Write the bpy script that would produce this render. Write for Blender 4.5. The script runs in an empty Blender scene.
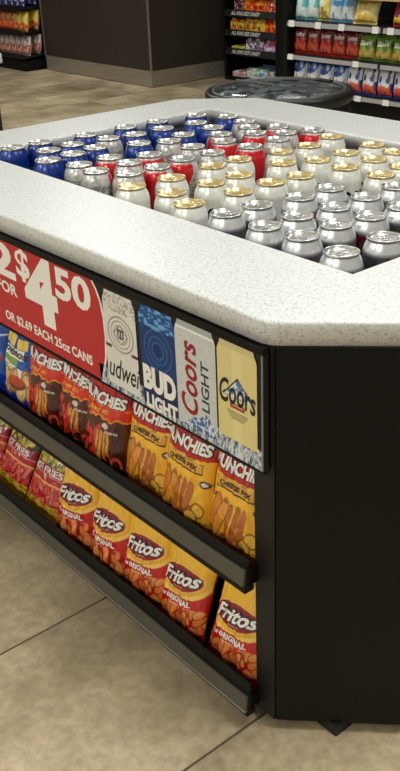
import bpy, bmesh, math, random
import numpy as np
from mathutils import Vector, Matrix, Euler
PI = math.pi
rng = random.Random(7)
C = bpy.context.scene.collection
sc = bpy.context.scene

# ------------------------------------------------------------------ colour + noise helpers
def lin(c):
    a = np.asarray(c, float)
    return np.where(a <= .04045, a / 12.92, ((a + .055) / 1.055) ** 2.4)
def rgb(r, g, b): return lin(np.array([r, g, b]) / 255.0)
def L4(c): return tuple(float(v) for v in c) + (1.0,)
def vnoise(x, y, seed=0):
    x = np.asarray(x, float); y = np.asarray(y, float)
    xi = np.floor(x).astype(np.int64); yi = np.floor(y).astype(np.int64)
    fx = x - xi; fy = y - yi
    fx = fx * fx * (3 - 2 * fx); fy = fy * fy * (3 - 2 * fy)
    def h(a, b):
        n = (a * 374761393 + b * 668265263 + seed * 982451653) & 0x7fffffff
        n = ((n ^ (n >> 13)) * 1274126177) & 0x7fffffff
        return ((n ^ (n >> 16)) & 0xffff) / 65535.0
    return (h(xi, yi) * (1 - fx) + h(xi + 1, yi) * fx) * (1 - fy) + (h(xi, yi + 1) * (1 - fx) + h(xi + 1, yi + 1) * fx) * fy
def mixc(base, mask, col):
    m = np.clip(mask, 0, 1)[..., None]
    return base * (1 - m) + np.asarray(col) * m
def sstep(a, b, x):
    t = np.clip((x - a) / (b - a), 0, 1); return t * t * (3 - 2 * t)
def ell(u, v, cu, cv, ru, rv, ang=0, soft=.08):
    c, s = math.cos(ang), math.sin(ang)
    du, dv = u - cu, v - cv
    d = np.sqrt(((du * c + dv * s) / ru) ** 2 + ((-du * s + dv * c) / rv) ** 2)
    return 1 - sstep(1 - soft, 1 + soft, d)
def capsule(u, v, a, b, r, soft=.2):
    ax, ay = a; bx, by = b
    t = np.clip(((u - ax) * (bx - ax) + (v - ay) * (by - ay)) / max((bx - ax) ** 2 + (by - ay) ** 2, 1e-9), 0, 1)
    d = np.hypot(u - ax - t * (bx - ax), v - ay - t * (by - ay)) / r
    return 1 - sstep(1 - soft, 1 + soft, d)

# ------------------------------------------------------------------ materials
def mat(name, color, rough=.5, metal=0., spec=.5, coat=0., noise=None, bump=None, attr=False, transmission=0., emit=None):
    m = bpy.data.materials.new(name); m.use_nodes = True
    nt = m.node_tree; N = nt.nodes; Lk = nt.links
    b = N['Principled BSDF']
    b.inputs['Base Color'].default_value = L4(color)
    b.inputs['Roughness'].default_value = rough; b.inputs['Metallic'].default_value = metal
    b.inputs['Specular IOR Level'].default_value = spec; b.inputs['Coat Weight'].default_value = coat
    b.inputs['Coat Roughness'].default_value = .12
    b.inputs['Transmission Weight'].default_value = transmission
    if emit:
        b.inputs['Emission Color'].default_value = L4(emit[0]); b.inputs['Emission Strength'].default_value = emit[1]
    tc = N.new('ShaderNodeTexCoord')
    if attr:
        a = N.new('ShaderNodeAttribute'); a.attribute_name = 'Col'
        Lk.new(a.outputs['Color'], b.inputs['Base Color'])
    if noise:   # (scale, amount, stretch)
        sca, amt, st = noise
        mp = N.new('ShaderNodeMapping'); mp.inputs['Scale'].default_value = st
        Lk.new(tc.outputs['Object'], mp.inputs['Vector'])
        n = N.new('ShaderNodeTexNoise'); n.inputs['Scale'].default_value = sca; n.inputs['Detail'].default_value = 5
        Lk.new(mp.outputs['Vector'], n.inputs['Vector'])
        r = N.new('ShaderNodeValToRGB')
        r.color_ramp.elements[0].position = .3; r.color_ramp.elements[1].position = .7
        r.color_ramp.elements[0].color = L4(np.asarray(color) * (1 - amt)); r.color_ramp.elements[1].color = L4(np.minimum(np.asarray(color) * (1 + amt), 1))
        Lk.new(n.outputs['Fac'], r.inputs['Fac']); Lk.new(r.outputs['Color'], b.inputs['Base Color'])
    if bump:    # (scale, strength, distance)
        n = N.new('ShaderNodeTexNoise'); n.inputs['Scale'].default_value = bump[0]; n.inputs['Detail'].default_value = 3
        Lk.new(tc.outputs['Object'], n.inputs['Vector'])
        bp = N.new('ShaderNodeBump'); bp.inputs['Strength'].default_value = bump[1]; bp.inputs['Distance'].default_value = bump[2]
        Lk.new(n.outputs['Fac'], bp.inputs['Height']); Lk.new(bp.outputs['Normal'], b.inputs['Normal'])
    return m

M = {}
M['foil'] = mat('printed_foil', rgb(200, 60, 40), .26, 0, .5, .5, bump=(48, .5, .005), attr=True)
M['card'] = mat('printed_card', rgb(200, 60, 40), .55, 0, .3, 0, attr=True)
M['sign'] = mat('printed_sign', rgb(200, 60, 40), .45, 0, .35, 0, attr=True)
M['canprint'] = mat('printed_can', rgb(200, 200, 200), .28, .25, .5, .3, attr=True)
M['silverprint'] = mat('printed_silver_can', rgb(200, 200, 200), .3, .6, .5, .2, attr=True)
M['alu'] = mat('bare_aluminium', rgb(214, 214, 212), .28, .9, .5, noise=(40, .06, (1, 1, 1)), bump=(120, .15, .002))
M['gold'] = mat('gold_aluminium', rgb(236, 216, 166), .3, .85, .5, noise=(40, .08, (1, 1, 1)), bump=(120, .15, .002))
M['black'] = mat('black_laminate', rgb(12, 12, 10), .5, 0, .22, noise=(300, .18, (1, 1, .15)))
M['jet'] = mat('jet_black_plastic', rgb(16, 15, 14), .5, 0, .2, noise=(200, .1, (1, 1, 1)))
M['strip'] = mat('grey_ribbed_strip', rgb(120, 122, 126), .4, 0, .4, noise=(900, .5, (.01, .01, 1)))
M['post'] = mat('dark_grey_metal', rgb(31, 29, 26), .5, 0, .3, noise=(200, .08, (1, 1, 1)))
M['rail'] = mat('grey_price_rail', rgb(80, 77, 69), .42, 0, .4, noise=(60, .06, (.2, 1, 1)))
M['railglint'] = mat('pale_rail_edge', rgb(142, 136, 124), .4, 0, .4, noise=(60, .05, (1, 1, 1)))  # paler than the rail: stands in for light catching its bottom edge
M['shelf'] = mat('black_shelf_steel', rgb(28, 27, 25), .45, 0, .35, noise=(80, .1, (1, 1, 1)))
M['liner'] = mat('galvanised_liner', rgb(120, 120, 118), .4, .7, .5, noise=(30, .15, (1, 1, 1)))
M['brown'] = mat('dark_brown_laminate', rgb(54, 47, 41), .45, 0, .3, noise=(6, .08, (1, 1, .2)))
M['kick'] = mat('brushed_steel', rgb(170, 160, 147), .38, .6, .5, noise=(8, .15, (1, 1, 12)))
M['trim'] = mat('steel_trim', rgb(150, 144, 134), .35, .6, .5, noise=(20, .05, (1, 1, 1)))
M['wood'] = mat('pale_wood_edge', rgb(190, 160, 122), .5, 0, .3, noise=(12, .12, (1, 8, 8)))
M['white'] = mat('white_plastic', rgb(232, 230, 226), .4, 0, .4, noise=(30, .03, (1, 1, 1)))
M['lip'] = mat('silver_shelf_lip', rgb(178, 176, 176), .35, .3, .5, noise=(30, .05, (1, 1, 1)))
M['rubber'] = mat('black_moulded_plastic', rgb(34, 34, 34), .32, 0, .4, noise=(60, .1, (1, 1, 1)))
M['greyrim'] = mat('grey_moulded_rim', rgb(84, 84, 84), .35, 0, .5, noise=(60, .06, (1, 1, 1)))
M['ceil'] = mat('white_ceiling_tile', rgb(214, 212, 206), .9, 0, .1, noise=(40, .05, (1, 1, 1)))
M['wall'] = mat('pale_wall_paint', rgb(206, 202, 194), .8, 0, .2, noise=(3, .05, (1, 1, 1)))
M['darkwall'] = mat('dark_wall_paint', rgb(38, 35, 33), .7, 0, .2, noise=(3, .1, (1, 1, 1)))
M['lamp'] = mat('lamp_diffuser', rgb(255, 250, 240), .5, emit=(rgb(255, 246, 232), 5.0), noise=(4, .01, (1, 1, 1)))

def glass_mat():
    m = bpy.data.materials.new('clear_acrylic'); m.use_nodes = True
    nt = m.node_tree; N = nt.nodes; b = N['Principled BSDF']
    b.inputs['Base Color'].default_value = (.9, .92, .92, 1); b.inputs['Roughness'].default_value = .04
    b.inputs['Transmission Weight'].default_value = 1; b.inputs['IOR'].default_value = 1.35
    n = N.new('ShaderNodeTexNoise'); n.inputs['Scale'].default_value = 9
    tc = N.new('ShaderNodeTexCoord'); nt.links.new(tc.outputs['Object'], n.inputs['Vector'])
    bp = N.new('ShaderNodeBump'); bp.inputs['Strength'].default_value = .12; bp.inputs['Distance'].default_value = .02
    nt.links.new(n.outputs['Fac'], bp.inputs['Height']); nt.links.new(bp.outputs['Normal'], b.inputs['Normal'])
    return m
M['glass'] = glass_mat()

def quartz_mat():
    m = bpy.data.materials.new('speckled_quartz'); m.use_nodes = True
    nt = m.node_tree; N = nt.nodes; Lk = nt.links; b = N['Principled BSDF']
    b.inputs['Roughness'].default_value = .34; b.inputs['Specular IOR Level'].default_value = .45
    tc = N.new('ShaderNodeTexCoord')
    base = rgb(217, 218, 217)
    prev = None
    def mixnode(fac, a, col):
        mx = N.new('ShaderNodeMix'); mx.data_type = 'RGBA'
        Lk.new(fac, mx.inputs[0])
        if a is None: mx.inputs[6].default_value = L4(base)
        else: Lk.new(a, mx.inputs[6])
        mx.inputs[7].default_value = L4(col); return mx.outputs[2]
    for k, (sca, lo, hi, col, amt) in enumerate([(150, .52, .66, rgb(188, 188, 186), .85), (310, .60, .68, rgb(140, 140, 138), .85), (230, .66, .70, rgb(120, 114, 108), .7), (430, .64, .70, rgb(244, 243, 240), .9)]):
        n = N.new('ShaderNodeTexNoise'); n.inputs['Scale'].default_value = sca; n.inputs['Detail'].default_value = 2; n.noise_dimensions = '4D'; n.inputs['W'].default_value = k * 3.7
        Lk.new(tc.outputs['Object'], n.inputs['Vector'])
        mr = N.new('ShaderNodeMapRange'); mr.inputs[1].default_value = lo; mr.inputs[2].default_value = hi; mr.inputs[4].default_value = amt
        Lk.new(n.outputs['Fac'], mr.inputs[0])
        prev = mixnode(mr.outputs[0], prev, col)
    Lk.new(prev, b.inputs['Base Color'])
    return m
M['quartz'] = quartz_mat()

def tile_mat():
    m = bpy.data.materials.new('stone_look_floor_tile'); m.use_nodes = True
    nt = m.node_tree; N = nt.nodes; Lk = nt.links; b = N['Principled BSDF']
    b.inputs['Roughness'].default_value = .5; b.inputs['Specular IOR Level'].default_value = .35
    tc = N.new('ShaderNodeTexCoord')
    mp = N.new('ShaderNodeMapping'); mp.inputs['Rotation'].default_value = (0, 0, PI / 2); mp.inputs['Location'].default_value = (-.487, -1.418, 0)
    mp.vector_type = 'TEXTURE' if False else 'POINT'
    sep = N.new('ShaderNodeSeparateXYZ'); Lk.new(tc.outputs['Object'], sep.inputs[0])
    cx = N.new('ShaderNodeMath'); cx.operation = 'ADD'; cx.inputs[1].default_value = 1.418 + .483 * 40
    cy = N.new('ShaderNodeMath'); cy.operation = 'ADD'; cy.inputs[1].default_value = -.487 + .966 * 20
    Lk.new(sep.outputs['X'], cx.inputs[0]); Lk.new(sep.outputs['Y'], cy.inputs[0])
    com = N.new('ShaderNodeCombineXYZ'); Lk.new(cy.outputs[0], com.inputs['X']); Lk.new(cx.outputs[0], com.inputs['Y'])
    br = N.new('ShaderNodeTexBrick'); br.offset = .5; br.offset_frequency = 2
    br.inputs['Scale'].default_value = 1; br.inputs['Brick Width'].default_value = .966; br.inputs['Row Height'].default_value = .483
    br.inputs['Mortar Size'].default_value = .0028; br.inputs['Mortar Smooth'].default_value = .1; br.inputs['Bias'].default_value = 0
    br.inputs['Color1'].default_value = (0, 0, 0, 1); br.inputs['Color2'].default_value = (1, 1, 1, 1); br.inputs['Mortar'].default_value = (.5, .5, .5, 1)
    Lk.new(com.outputs[0], br.inputs['Vector'])
    # cloudy stone
    off = N.new('ShaderNodeVectorMath'); off.operation = 'MULTIPLY_ADD'; off.inputs[1].default_value = (7, 3, 0)
    Lk.new(br.outputs['Color'], off.inputs[0]); Lk.new(tc.outputs['Object'], off.inputs[2])
    def noi(s, d, w):
        n = N.new('ShaderNodeTexNoise'); n.noise_dimensions = '4D'; n.inputs['W'].default_value = w; n.inputs['Scale'].default_value = s; n.inputs['Detail'].default_value = d; n.inputs['Roughness'].default_value = .62
        Lk.new(off.outputs[0], n.inputs['Vector']); return n.outputs['Fac']
    r1 = N.new('ShaderNodeValToRGB'); e = r1.color_ramp.elements
    e[0].position = .3; e[0].color = L4(rgb(116, 103, 82)); e[1].position = .72; e[1].color = L4(rgb(232, 215, 186))
    x = r1.color_ramp.elements.new(.5); x.color = L4(rgb(182, 165, 136))
    Lk.new(noi(2.2, 10, 0), r1.inputs['Fac'])
    mx = N.new('ShaderNodeMix'); mx.data_type = 'RGBA'; mx.blend_type = 'MULTIPLY'; mx.inputs[0].default_value = .55
    r2 = N.new('ShaderNodeValToRGB'); r2.color_ramp.elements[0].position = .35; r2.color_ramp.elements[0].color = (.6, .58, .54, 1); r2.color_ramp.elements[1].position = .6; r2.color_ramp.elements[1].color = (1.08, 1.05, 1.0, 1)
    Lk.new(noi(45, 6, 4), r2.inputs['Fac']); Lk.new(r1.outputs['Color'], mx.inputs[6]); Lk.new(r2.outputs['Color'], mx.inputs[7])
    # per tile tone
    mt = N.new('ShaderNodeMix'); mt.data_type = 'RGBA'; mt.blend_type = 'MULTIPLY'; mt.inputs[0].default_value = 1
    r3 = N.new('ShaderNodeValToRGB'); r3.color_ramp.elements[0].color = (.86, .85, .84, 1); r3.color_ramp.elements[1].color = (1.06, 1.05, 1.03, 1)
    Lk.new(br.outputs['Color'], r3.inputs['Fac']); Lk.new(mx.outputs[2], mt.inputs[6]); Lk.new(r3.outputs['Color'], mt.inputs[7])
    mg = N.new('ShaderNodeMix'); mg.data_type = 'RGBA'; Lk.new(br.outputs['Fac'], mg.inputs[0]); Lk.new(mt.outputs[2], mg.inputs[6]); mg.inputs[7].default_value = L4(rgb(84, 74, 60))
    Lk.new(mg.outputs[2], b.inputs['Base Color'])
    bp = N.new('ShaderNodeBump'); bp.inputs['Strength'].default_value = .12; bp.inputs['Distance'].default_value = .004
    Lk.new(noi(30, 6, 8), bp.inputs['Height']); Lk.new(bp.outputs['Normal'], b.inputs['Normal'])
    return m
M['tile'] = tile_mat()

# ------------------------------------------------------------------ mesh builder
class MB:
    def __init__(s): s.v = []; s.c = []; s.f = []; s.fm = []; s.fs = []; s.n = 0
    def add(s, verts, faces, col=(.5, .5, .5), mi=0, smooth=False):
        verts = np.asarray(verts, float).reshape(-1, 3)
        col = np.asarray(col, float)
        if col.ndim == 1: col = np.tile(col[:3], (len(verts), 1))
        s.v.append(verts); s.c.append(col)
        for f in faces:
            s.f.append(tuple(int(i) + s.n for i in f)); s.fm.append(mi); s.fs.append(smooth)
        s.n += len(verts); return s
    def box(s, a, b, col=(.5, .5, .5), mi=0):
        x0, y0, z0 = a; x1, y1, z1 = b
        return s.add([(x0, y0, z0), (x1, y0, z0), (x1, y1, z0), (x0, y1, z0), (x0, y0, z1), (x1, y0, z1), (x1, y1, z1), (x0, y1, z1)],
                     [(0, 3, 2, 1), (4, 5, 6, 7), (0, 1, 5, 4), (1, 2, 6, 5), (2, 3, 7, 6), (3, 0, 4, 7)], col, mi)
    def prism(s, poly, z0, z1, col=(.5, .5, .5), mi=0):
        n = len(poly)
        vs = [(x, y, z0) for x, y in poly] + [(x, y, z1) for x, y in poly]
        fs = [tuple(range(n))[::-1], tuple(range(n, 2 * n))] + [(i, (i + 1) % n, n + (i + 1) % n, n + i) for i in range(n)]
        return s.add(vs, fs, col, mi)
    def extrude_x(s, prof, x0, x1, col=(.5, .5, .5), mi=0):   # prof: (y,z) polygon
        n = len(prof)
        vs = [(x0, y, z) for y, z in prof] + [(x1, y, z) for y, z in prof]
        fs = [tuple(range(n))[::-1], tuple(range(n, 2 * n))] + [(i, (i + 1) % n, n + (i + 1) % n, n + i) for i in range(n)]
        return s.add(vs, fs, col, mi)
    def lathe(s, prof, seg=40, col=None, mi=0, smooth=True, colfn=None, center=(0, 0)):   # prof: (r,z); r=0 ends close
        vs = []; ring = []
        for r, z in prof:
            ring.append(len(vs))
            if r < 1e-6: vs.append((center[0], center[1], z))
            else:
                for k in range(seg):
                    t = 2 * PI * k / seg; vs.append((center[0] + r * math.cos(t), center[1] + r * math.sin(t), z))
        fs = []
        for i in range(len(prof) - 1):
            a, b = ring[i], ring[i + 1]; ra, rb = prof[i][0], prof[i + 1][0]
            for k in range(seg):
                k2 = (k + 1) % seg
                if ra < 1e-6: fs.append((a, b + k2, b + k))
                elif rb < 1e-6: fs.append((a + k, a + k2, b))
                else: fs.append((a + k, a + k2, b + k2, b + k))
        vs = np.array(vs)
        if colfn is not None: col = colfn(np.arctan2(vs[:, 1], vs[:, 0]), vs[:, 2])
        return s.add(vs, fs, (.5, .5, .5) if col is None else col, mi, smooth)
    def build(s, name, mats, parent=None):
        me = bpy.data.meshes.new(name)
        V = np.concatenate(s.v); me.from_pydata(V.tolist(), [], s.f)
        me.polygons.foreach_set('material_index', s.fm); me.polygons.foreach_set('use_smooth', s.fs)
        a = me.color_attributes.new('Col', 'FLOAT_COLOR', 'POINT')
        cc = np.ones((len(V), 4), np.float32); cc[:, :3] = np.concatenate(s.c); a.data.foreach_set('color', cc.ravel())
        for m in (mats if isinstance(mats, (list, tuple)) else [mats]): me.materials.append(m)
        me.validate(); me.update()
        o = bpy.data.objects.new(name, me); C.objects.link(o)
        if parent is not None: o.parent = parent
        return o

def bevel(o, w, seg=2, angle=.6):
    md = o.modifiers.new('edge', 'BEVEL'); md.width = w; md.segments = seg; md.limit_method = 'ANGLE'; md.angle_limit = angle
    return o
def tag(o, label=None, cat=None, group=None, kind=None):
    if label: o['label'] = label
    if cat: o['category'] = cat
    if group: o['group'] = group
    if kind: o['kind'] = kind
    return o
def thing(name, label, cat, loc=(0, 0, 0), rot=(0, 0, 0), group=None):
    o = bpy.data.objects.new(name, None); C.objects.link(o); o.location = loc; o.rotation_euler = rot
    o.empty_display_size = .05
    return tag(o, label, cat, group)
def dup(root, loc, rot, label, group=None):
    r = root.copy(); C.objects.link(r); r.location = loc; r.rotation_euler = rot; r['label'] = label
    if group: r['group'] = group
    for ch in list(root.children):
        c = ch.copy(); C.objects.link(c); c.parent = r
        for g in ch.children:
            d = g.copy(); C.objects.link(d); d.parent = c
    return r

# ------------------------------------------------------------------ lettering
_tc = {}
def glyphs(body, shear=0., bold=0., space=1., sub=0):
    key = (body, shear, bold, space, sub)
    if key in _tc: return _tc[key]
    cu = bpy.data.curves.new('tmp', 'FONT'); cu.body = body; cu.shear = shear; cu.offset = bold; cu.space_character = space; cu.resolution_u = 3
    ob = bpy.data.objects.new('tmp', cu); C.objects.link(ob)
    dg = bpy.context.evaluated_depsgraph_get(); dg.update()
    me = bpy.data.meshes.new_from_object(ob.evaluated_get(dg))
    bm = bmesh.new(); bm.from_mesh(me); bmesh.ops.triangulate(bm, faces=bm.faces[:])
    for _ in range(sub):
        es = [e for e in bm.edges if e.calc_length() > .09]
        if not es: break
        bmesh.ops.subdivide_edges(bm, edges=es, cuts=1); bmesh.ops.triangulate(bm, faces=bm.faces[:])
    bm.verts.ensure_lookup_table()
    V = np.array([v.co[:2] for v in bm.verts]); F = [tuple(v.index for v in f.verts) for f in bm.faces]
    bm.free(); bpy.data.objects.remove(ob); bpy.data.curves.remove(cu); bpy.data.meshes.remove(me)
    lo, hi = V.min(0), V.max(0)
    V = (V - lo) / (hi - lo)
    # consistent winding (counter-clockwise)
    out = []
    for a, b, c in F:
        A = (V[b][0] - V[a][0]) * (V[c][1] - V[a][1]) - (V[b][1] - V[a][1]) * (V[c][0] - V[a][0])
        out.append((a, b, c) if A >= 0 else (a, c, b))
    _tc[key] = (V, out); return _tc[key]

# ------------------------------------------------------------------ room shell
def struct(name, mb, m): return tag(mb.build(name, m), kind='structure')
X0, X1, Y0, Y1, ZC = -10.4, 2.6, -3.0, 6.6, 2.9
struct('floor', MB().box((X0, Y0, -.05), (X1, Y1, 0)), M['tile'])
struct('ceiling', MB().box((X0, Y0, ZC), (X1, Y1, ZC + .05)), M['ceil'])
struct('wall_back', MB().box((X0, Y1, 0), (X1, Y1 + .1, ZC)), M['darkwall'])
struct('wall_left', MB().box((X0 - .1, Y0, 0), (X0, Y1, ZC)), M['darkwall'])
struct('wall_right', MB().box((X1, Y0, 0), (X1 + .1, Y1, ZC)), M['wall'])
struct('wall_front', MB().box((X0, Y0 - .1, 0), (X1, Y0, ZC)), M['wall'])

def area(name, loc, sx, sy, power, col=(.97, 1, .955)):
    l = bpy.data.lights.new(name, 'AREA'); l.shape = 'RECTANGLE'; l.size = sx; l.size_y = sy; l.energy = power; l.color = col
    o = bpy.data.objects.new(name, l); C.objects.link(o); o.location = loc; return o
LAMPS = [(-8.2, 1.0, 24), (-8.2, 3.6, 28), (-5.6, 1.0, 14), (-5.6, 3.6, 42), (-3.0, 1.0, 4), (-3.0, 3.6, 22), (-5.6, -2.2, 30), (-3.0, -2.2, 44), (-.45, -2.2, 58), (-.35, 1.25, 45), (-.4, 3.6, 36)]
for x, y, p in LAMPS: area('ceiling_lamp_light', (x, y, ZC - .03), 1.15, .55, p)

# ------------------------------------------------------------------ the island
ZT, ZB = .82, .782
FX0, FX1, FY0, FY1, CH = -2.45, -.717, .855, 2.105, .187
WX0, WX1, WY0, WY1 = -2.24, -.953, 1.095, 1.885
def octa(x0, x1, y0, y1, c): return [(x0 + c, y0), (x1 - c, y0), (x1, y0 + c), (x1, y1 - c), (x1 - c, y1), (x0 + c, y1), (x0, y1 - c), (x0, y0 + c)]
def countertop():
    bm = bmesh.new()
    out = octa(FX0, FX1, FY0, FY1, CH); inn = [(WX0, WY0), (WX1, WY0), (WX1, WY1), (WX0, WY1)]
    lev = []
    for z in (ZB, ZT): lev.append(([bm.verts.new((x, y, z)) for x, y in out], [bm.verts.new((x, y, z)) for x, y in inn]))
    # ring faces: outer edges 0..7, inner corner index for each outer vertex
    near = [0, 1, 1, 2, 2, 3, 3, 0]
    for k, (o, i) in enumerate(lev):
        for a in range(8):
            b = (a + 1) % 8
            vs = [o[a], o[b], i[near[b]]] + ([i[near[a]]] if near[a] != near[b] else [])
            f = bm.faces.new(vs if k else vs[::-1])
    for a in range(8): bm.faces.new((lev[0][0][a], lev[0][0][(a + 1) % 8], lev[1][0][(a + 1) % 8], lev[1][0][a]))
    for a in range(4): bm.faces.new((lev[0][1][(a + 1) % 4], lev[0][1][a], lev[1][1][a], lev[1][1][(a + 1) % 4]))
    bm.normal_update()
    vert_edges = [e for e in bm.edges if abs(e.verts[0].co.z - e.verts[1].co.z) > .01 and e.verts[0].co.xy.length > 0 and e.verts[0] in lev[0][0] + lev[1][0]]
    bmesh.ops.bevel(bm, geom=vert_edges, offset=.02, segments=4, affect='EDGES', profile=.5)
    tops = [e for e in bm.edges if all(abs(v.co.z - ZT) < 1e-5 for v in e.verts) and len(e.link_faces) == 2 and e.calc_face_angle(0) > .6]
    bmesh.ops.bevel(bm, geom=tops, offset=.005, segments=4, affect='EDGES', profile=.5)
    me = bpy.data.meshes.new('countertop'); bm.to_mesh(me); bm.free(); me.materials.append(M['quartz'])
    for p in me.polygons: p.use_smooth = abs(p.normal.z) < .999
    o = bpy.data.objects.new('countertop', me); C.objects.link(o); return o
tag(countertop(), 'speckled white quartz countertop with cut corners around the sunken well of cans', 'countertop')

BX0, BX1, BY0, BY1, BC = -2.43, -.732, .862, 2.085, .161
PX = -.943     # left face of the end post
isl = thing('display_island', 'black store island with snack shelves in its side, under the speckled countertop', 'display stand', (0, 0, 0))
# end panel (the cut corner) and the other body panels
ang = MB()
d = .7071
p0 = (BX1 - BC - .0005, BY0 + .0015); p1 = (BX1, BY0 + BC)
ang.prism([p0, p1, (p1[0] - .02 * d, p1[1] + .02 * d), (p0[0] - .02 * d, p0[1] + .02 * d + .005)], .0245, ZB - .0005)
bevel(ang.build('end_panel', M['black'], isl), .0015)
MB().box((PX, BY0, .0245), (BX1 - BC - .003, 1.08, ZB - .0005)).build('corner_post', M['post'], isl)
MB().box((BX1 - .02, BY0 + BC, .0245), (BX1, BY1 - BC, ZB - .0005)).build('side_panel', M['black'], isl)
MB().prism([(BX1, BY1 - BC), (BX1 - BC, BY1), (BX0 + BC, BY1), (BX0, BY1 - BC), (BX0 + .02, BY1 - BC - .01), (BX0 + BC + .01, BY1 - .02), (BX1 - BC - .01, BY1 - .02), (BX1 - .02, BY1 - BC - .01)], .0245, ZB - .0005).build('rear_panel', M['black'], isl)
MB().prism([(BX0, BY1 - BC), (BX0, BY0 + BC), (BX0 + BC, BY0), (BX0 + BC, BY0 + .03), (BX0 + .02, BY0 + BC + .01), (BX0 + .02, BY1 - BC - .01)], .0245, ZB - .0005).build('side_panel', M['black'], isl)
MB().box((-2.25, .933, 0), (-.807, 2.0, .0235)).build('plinth', M['shelf'], isl)
SX0 = -2.245
MB().box((SX0 - .01, 1.082, .03), (PX + .03, 1.094, .64)).build('back_panel', M['shelf'], isl)
# well liner : floor + four walls
w = MB(); w.box((WX0 - .005, WY0 - .005, .640), (WX1 + .005, WY1 + .005, .648))
for a, b in (((WX0 - .006, WY0 - .006, .648), (WX0, WY1 + .006, ZB - .0005)), ((WX1, WY0 - .006, .648), (WX1 + .006, WY1 + .006, ZB - .0005)), ((WX0, WY0 - .006, .648), (WX1, WY0, ZB - .0005)), ((WX0, WY1, .648), (WX1, WY1 + .006, ZB - .0005))): w.box(a, b)
w.build('well_liner', M['liner'], isl)
def shelf(z, zl0, zl1, pale):
    sh = MB().box((SX0, .845, z - .012), (PX - .002, 1.081, z)).build('shelf', M['shelf'], isl)
    zm = zl0 + .031
    r = MB(); r.extrude_x([(.818, zl0), (.823, zl0), (.8265, zm), (.8225, zm + .001)], SX0, PX + .015); r.build('price_rail', M['rail'], sh)
    r = MB(); r.extrude_x([(.824, z - .012), (.845, z - .012), (.845, z - .002), (.833, z - .002), (.836, zl1), (.832, zl1 + .001), (.8265, zm - .002), (.824, zl0 + .004)], SX0, PX + .0145); r.build('front_lip', M['jet'], sh)
    if pale: MB().extrude_x([(.8165, zl0 - .003), (.8232, zl0 - .003), (.8232, zl0), (.8165, zl0)], SX0, PX + .015).build('rail_edge', M['railglint'], sh)  # edge highlight of the lower rail, put in as a pale strip
    MB().box((PX - .0015, .838, z - .01), (PX + .005, .8615, z + .018)).build('shelf_bracket', M['jet'], sh)
shelf(.331, .338, .384, False)
shelf(.044, .050, .106, True)

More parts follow.
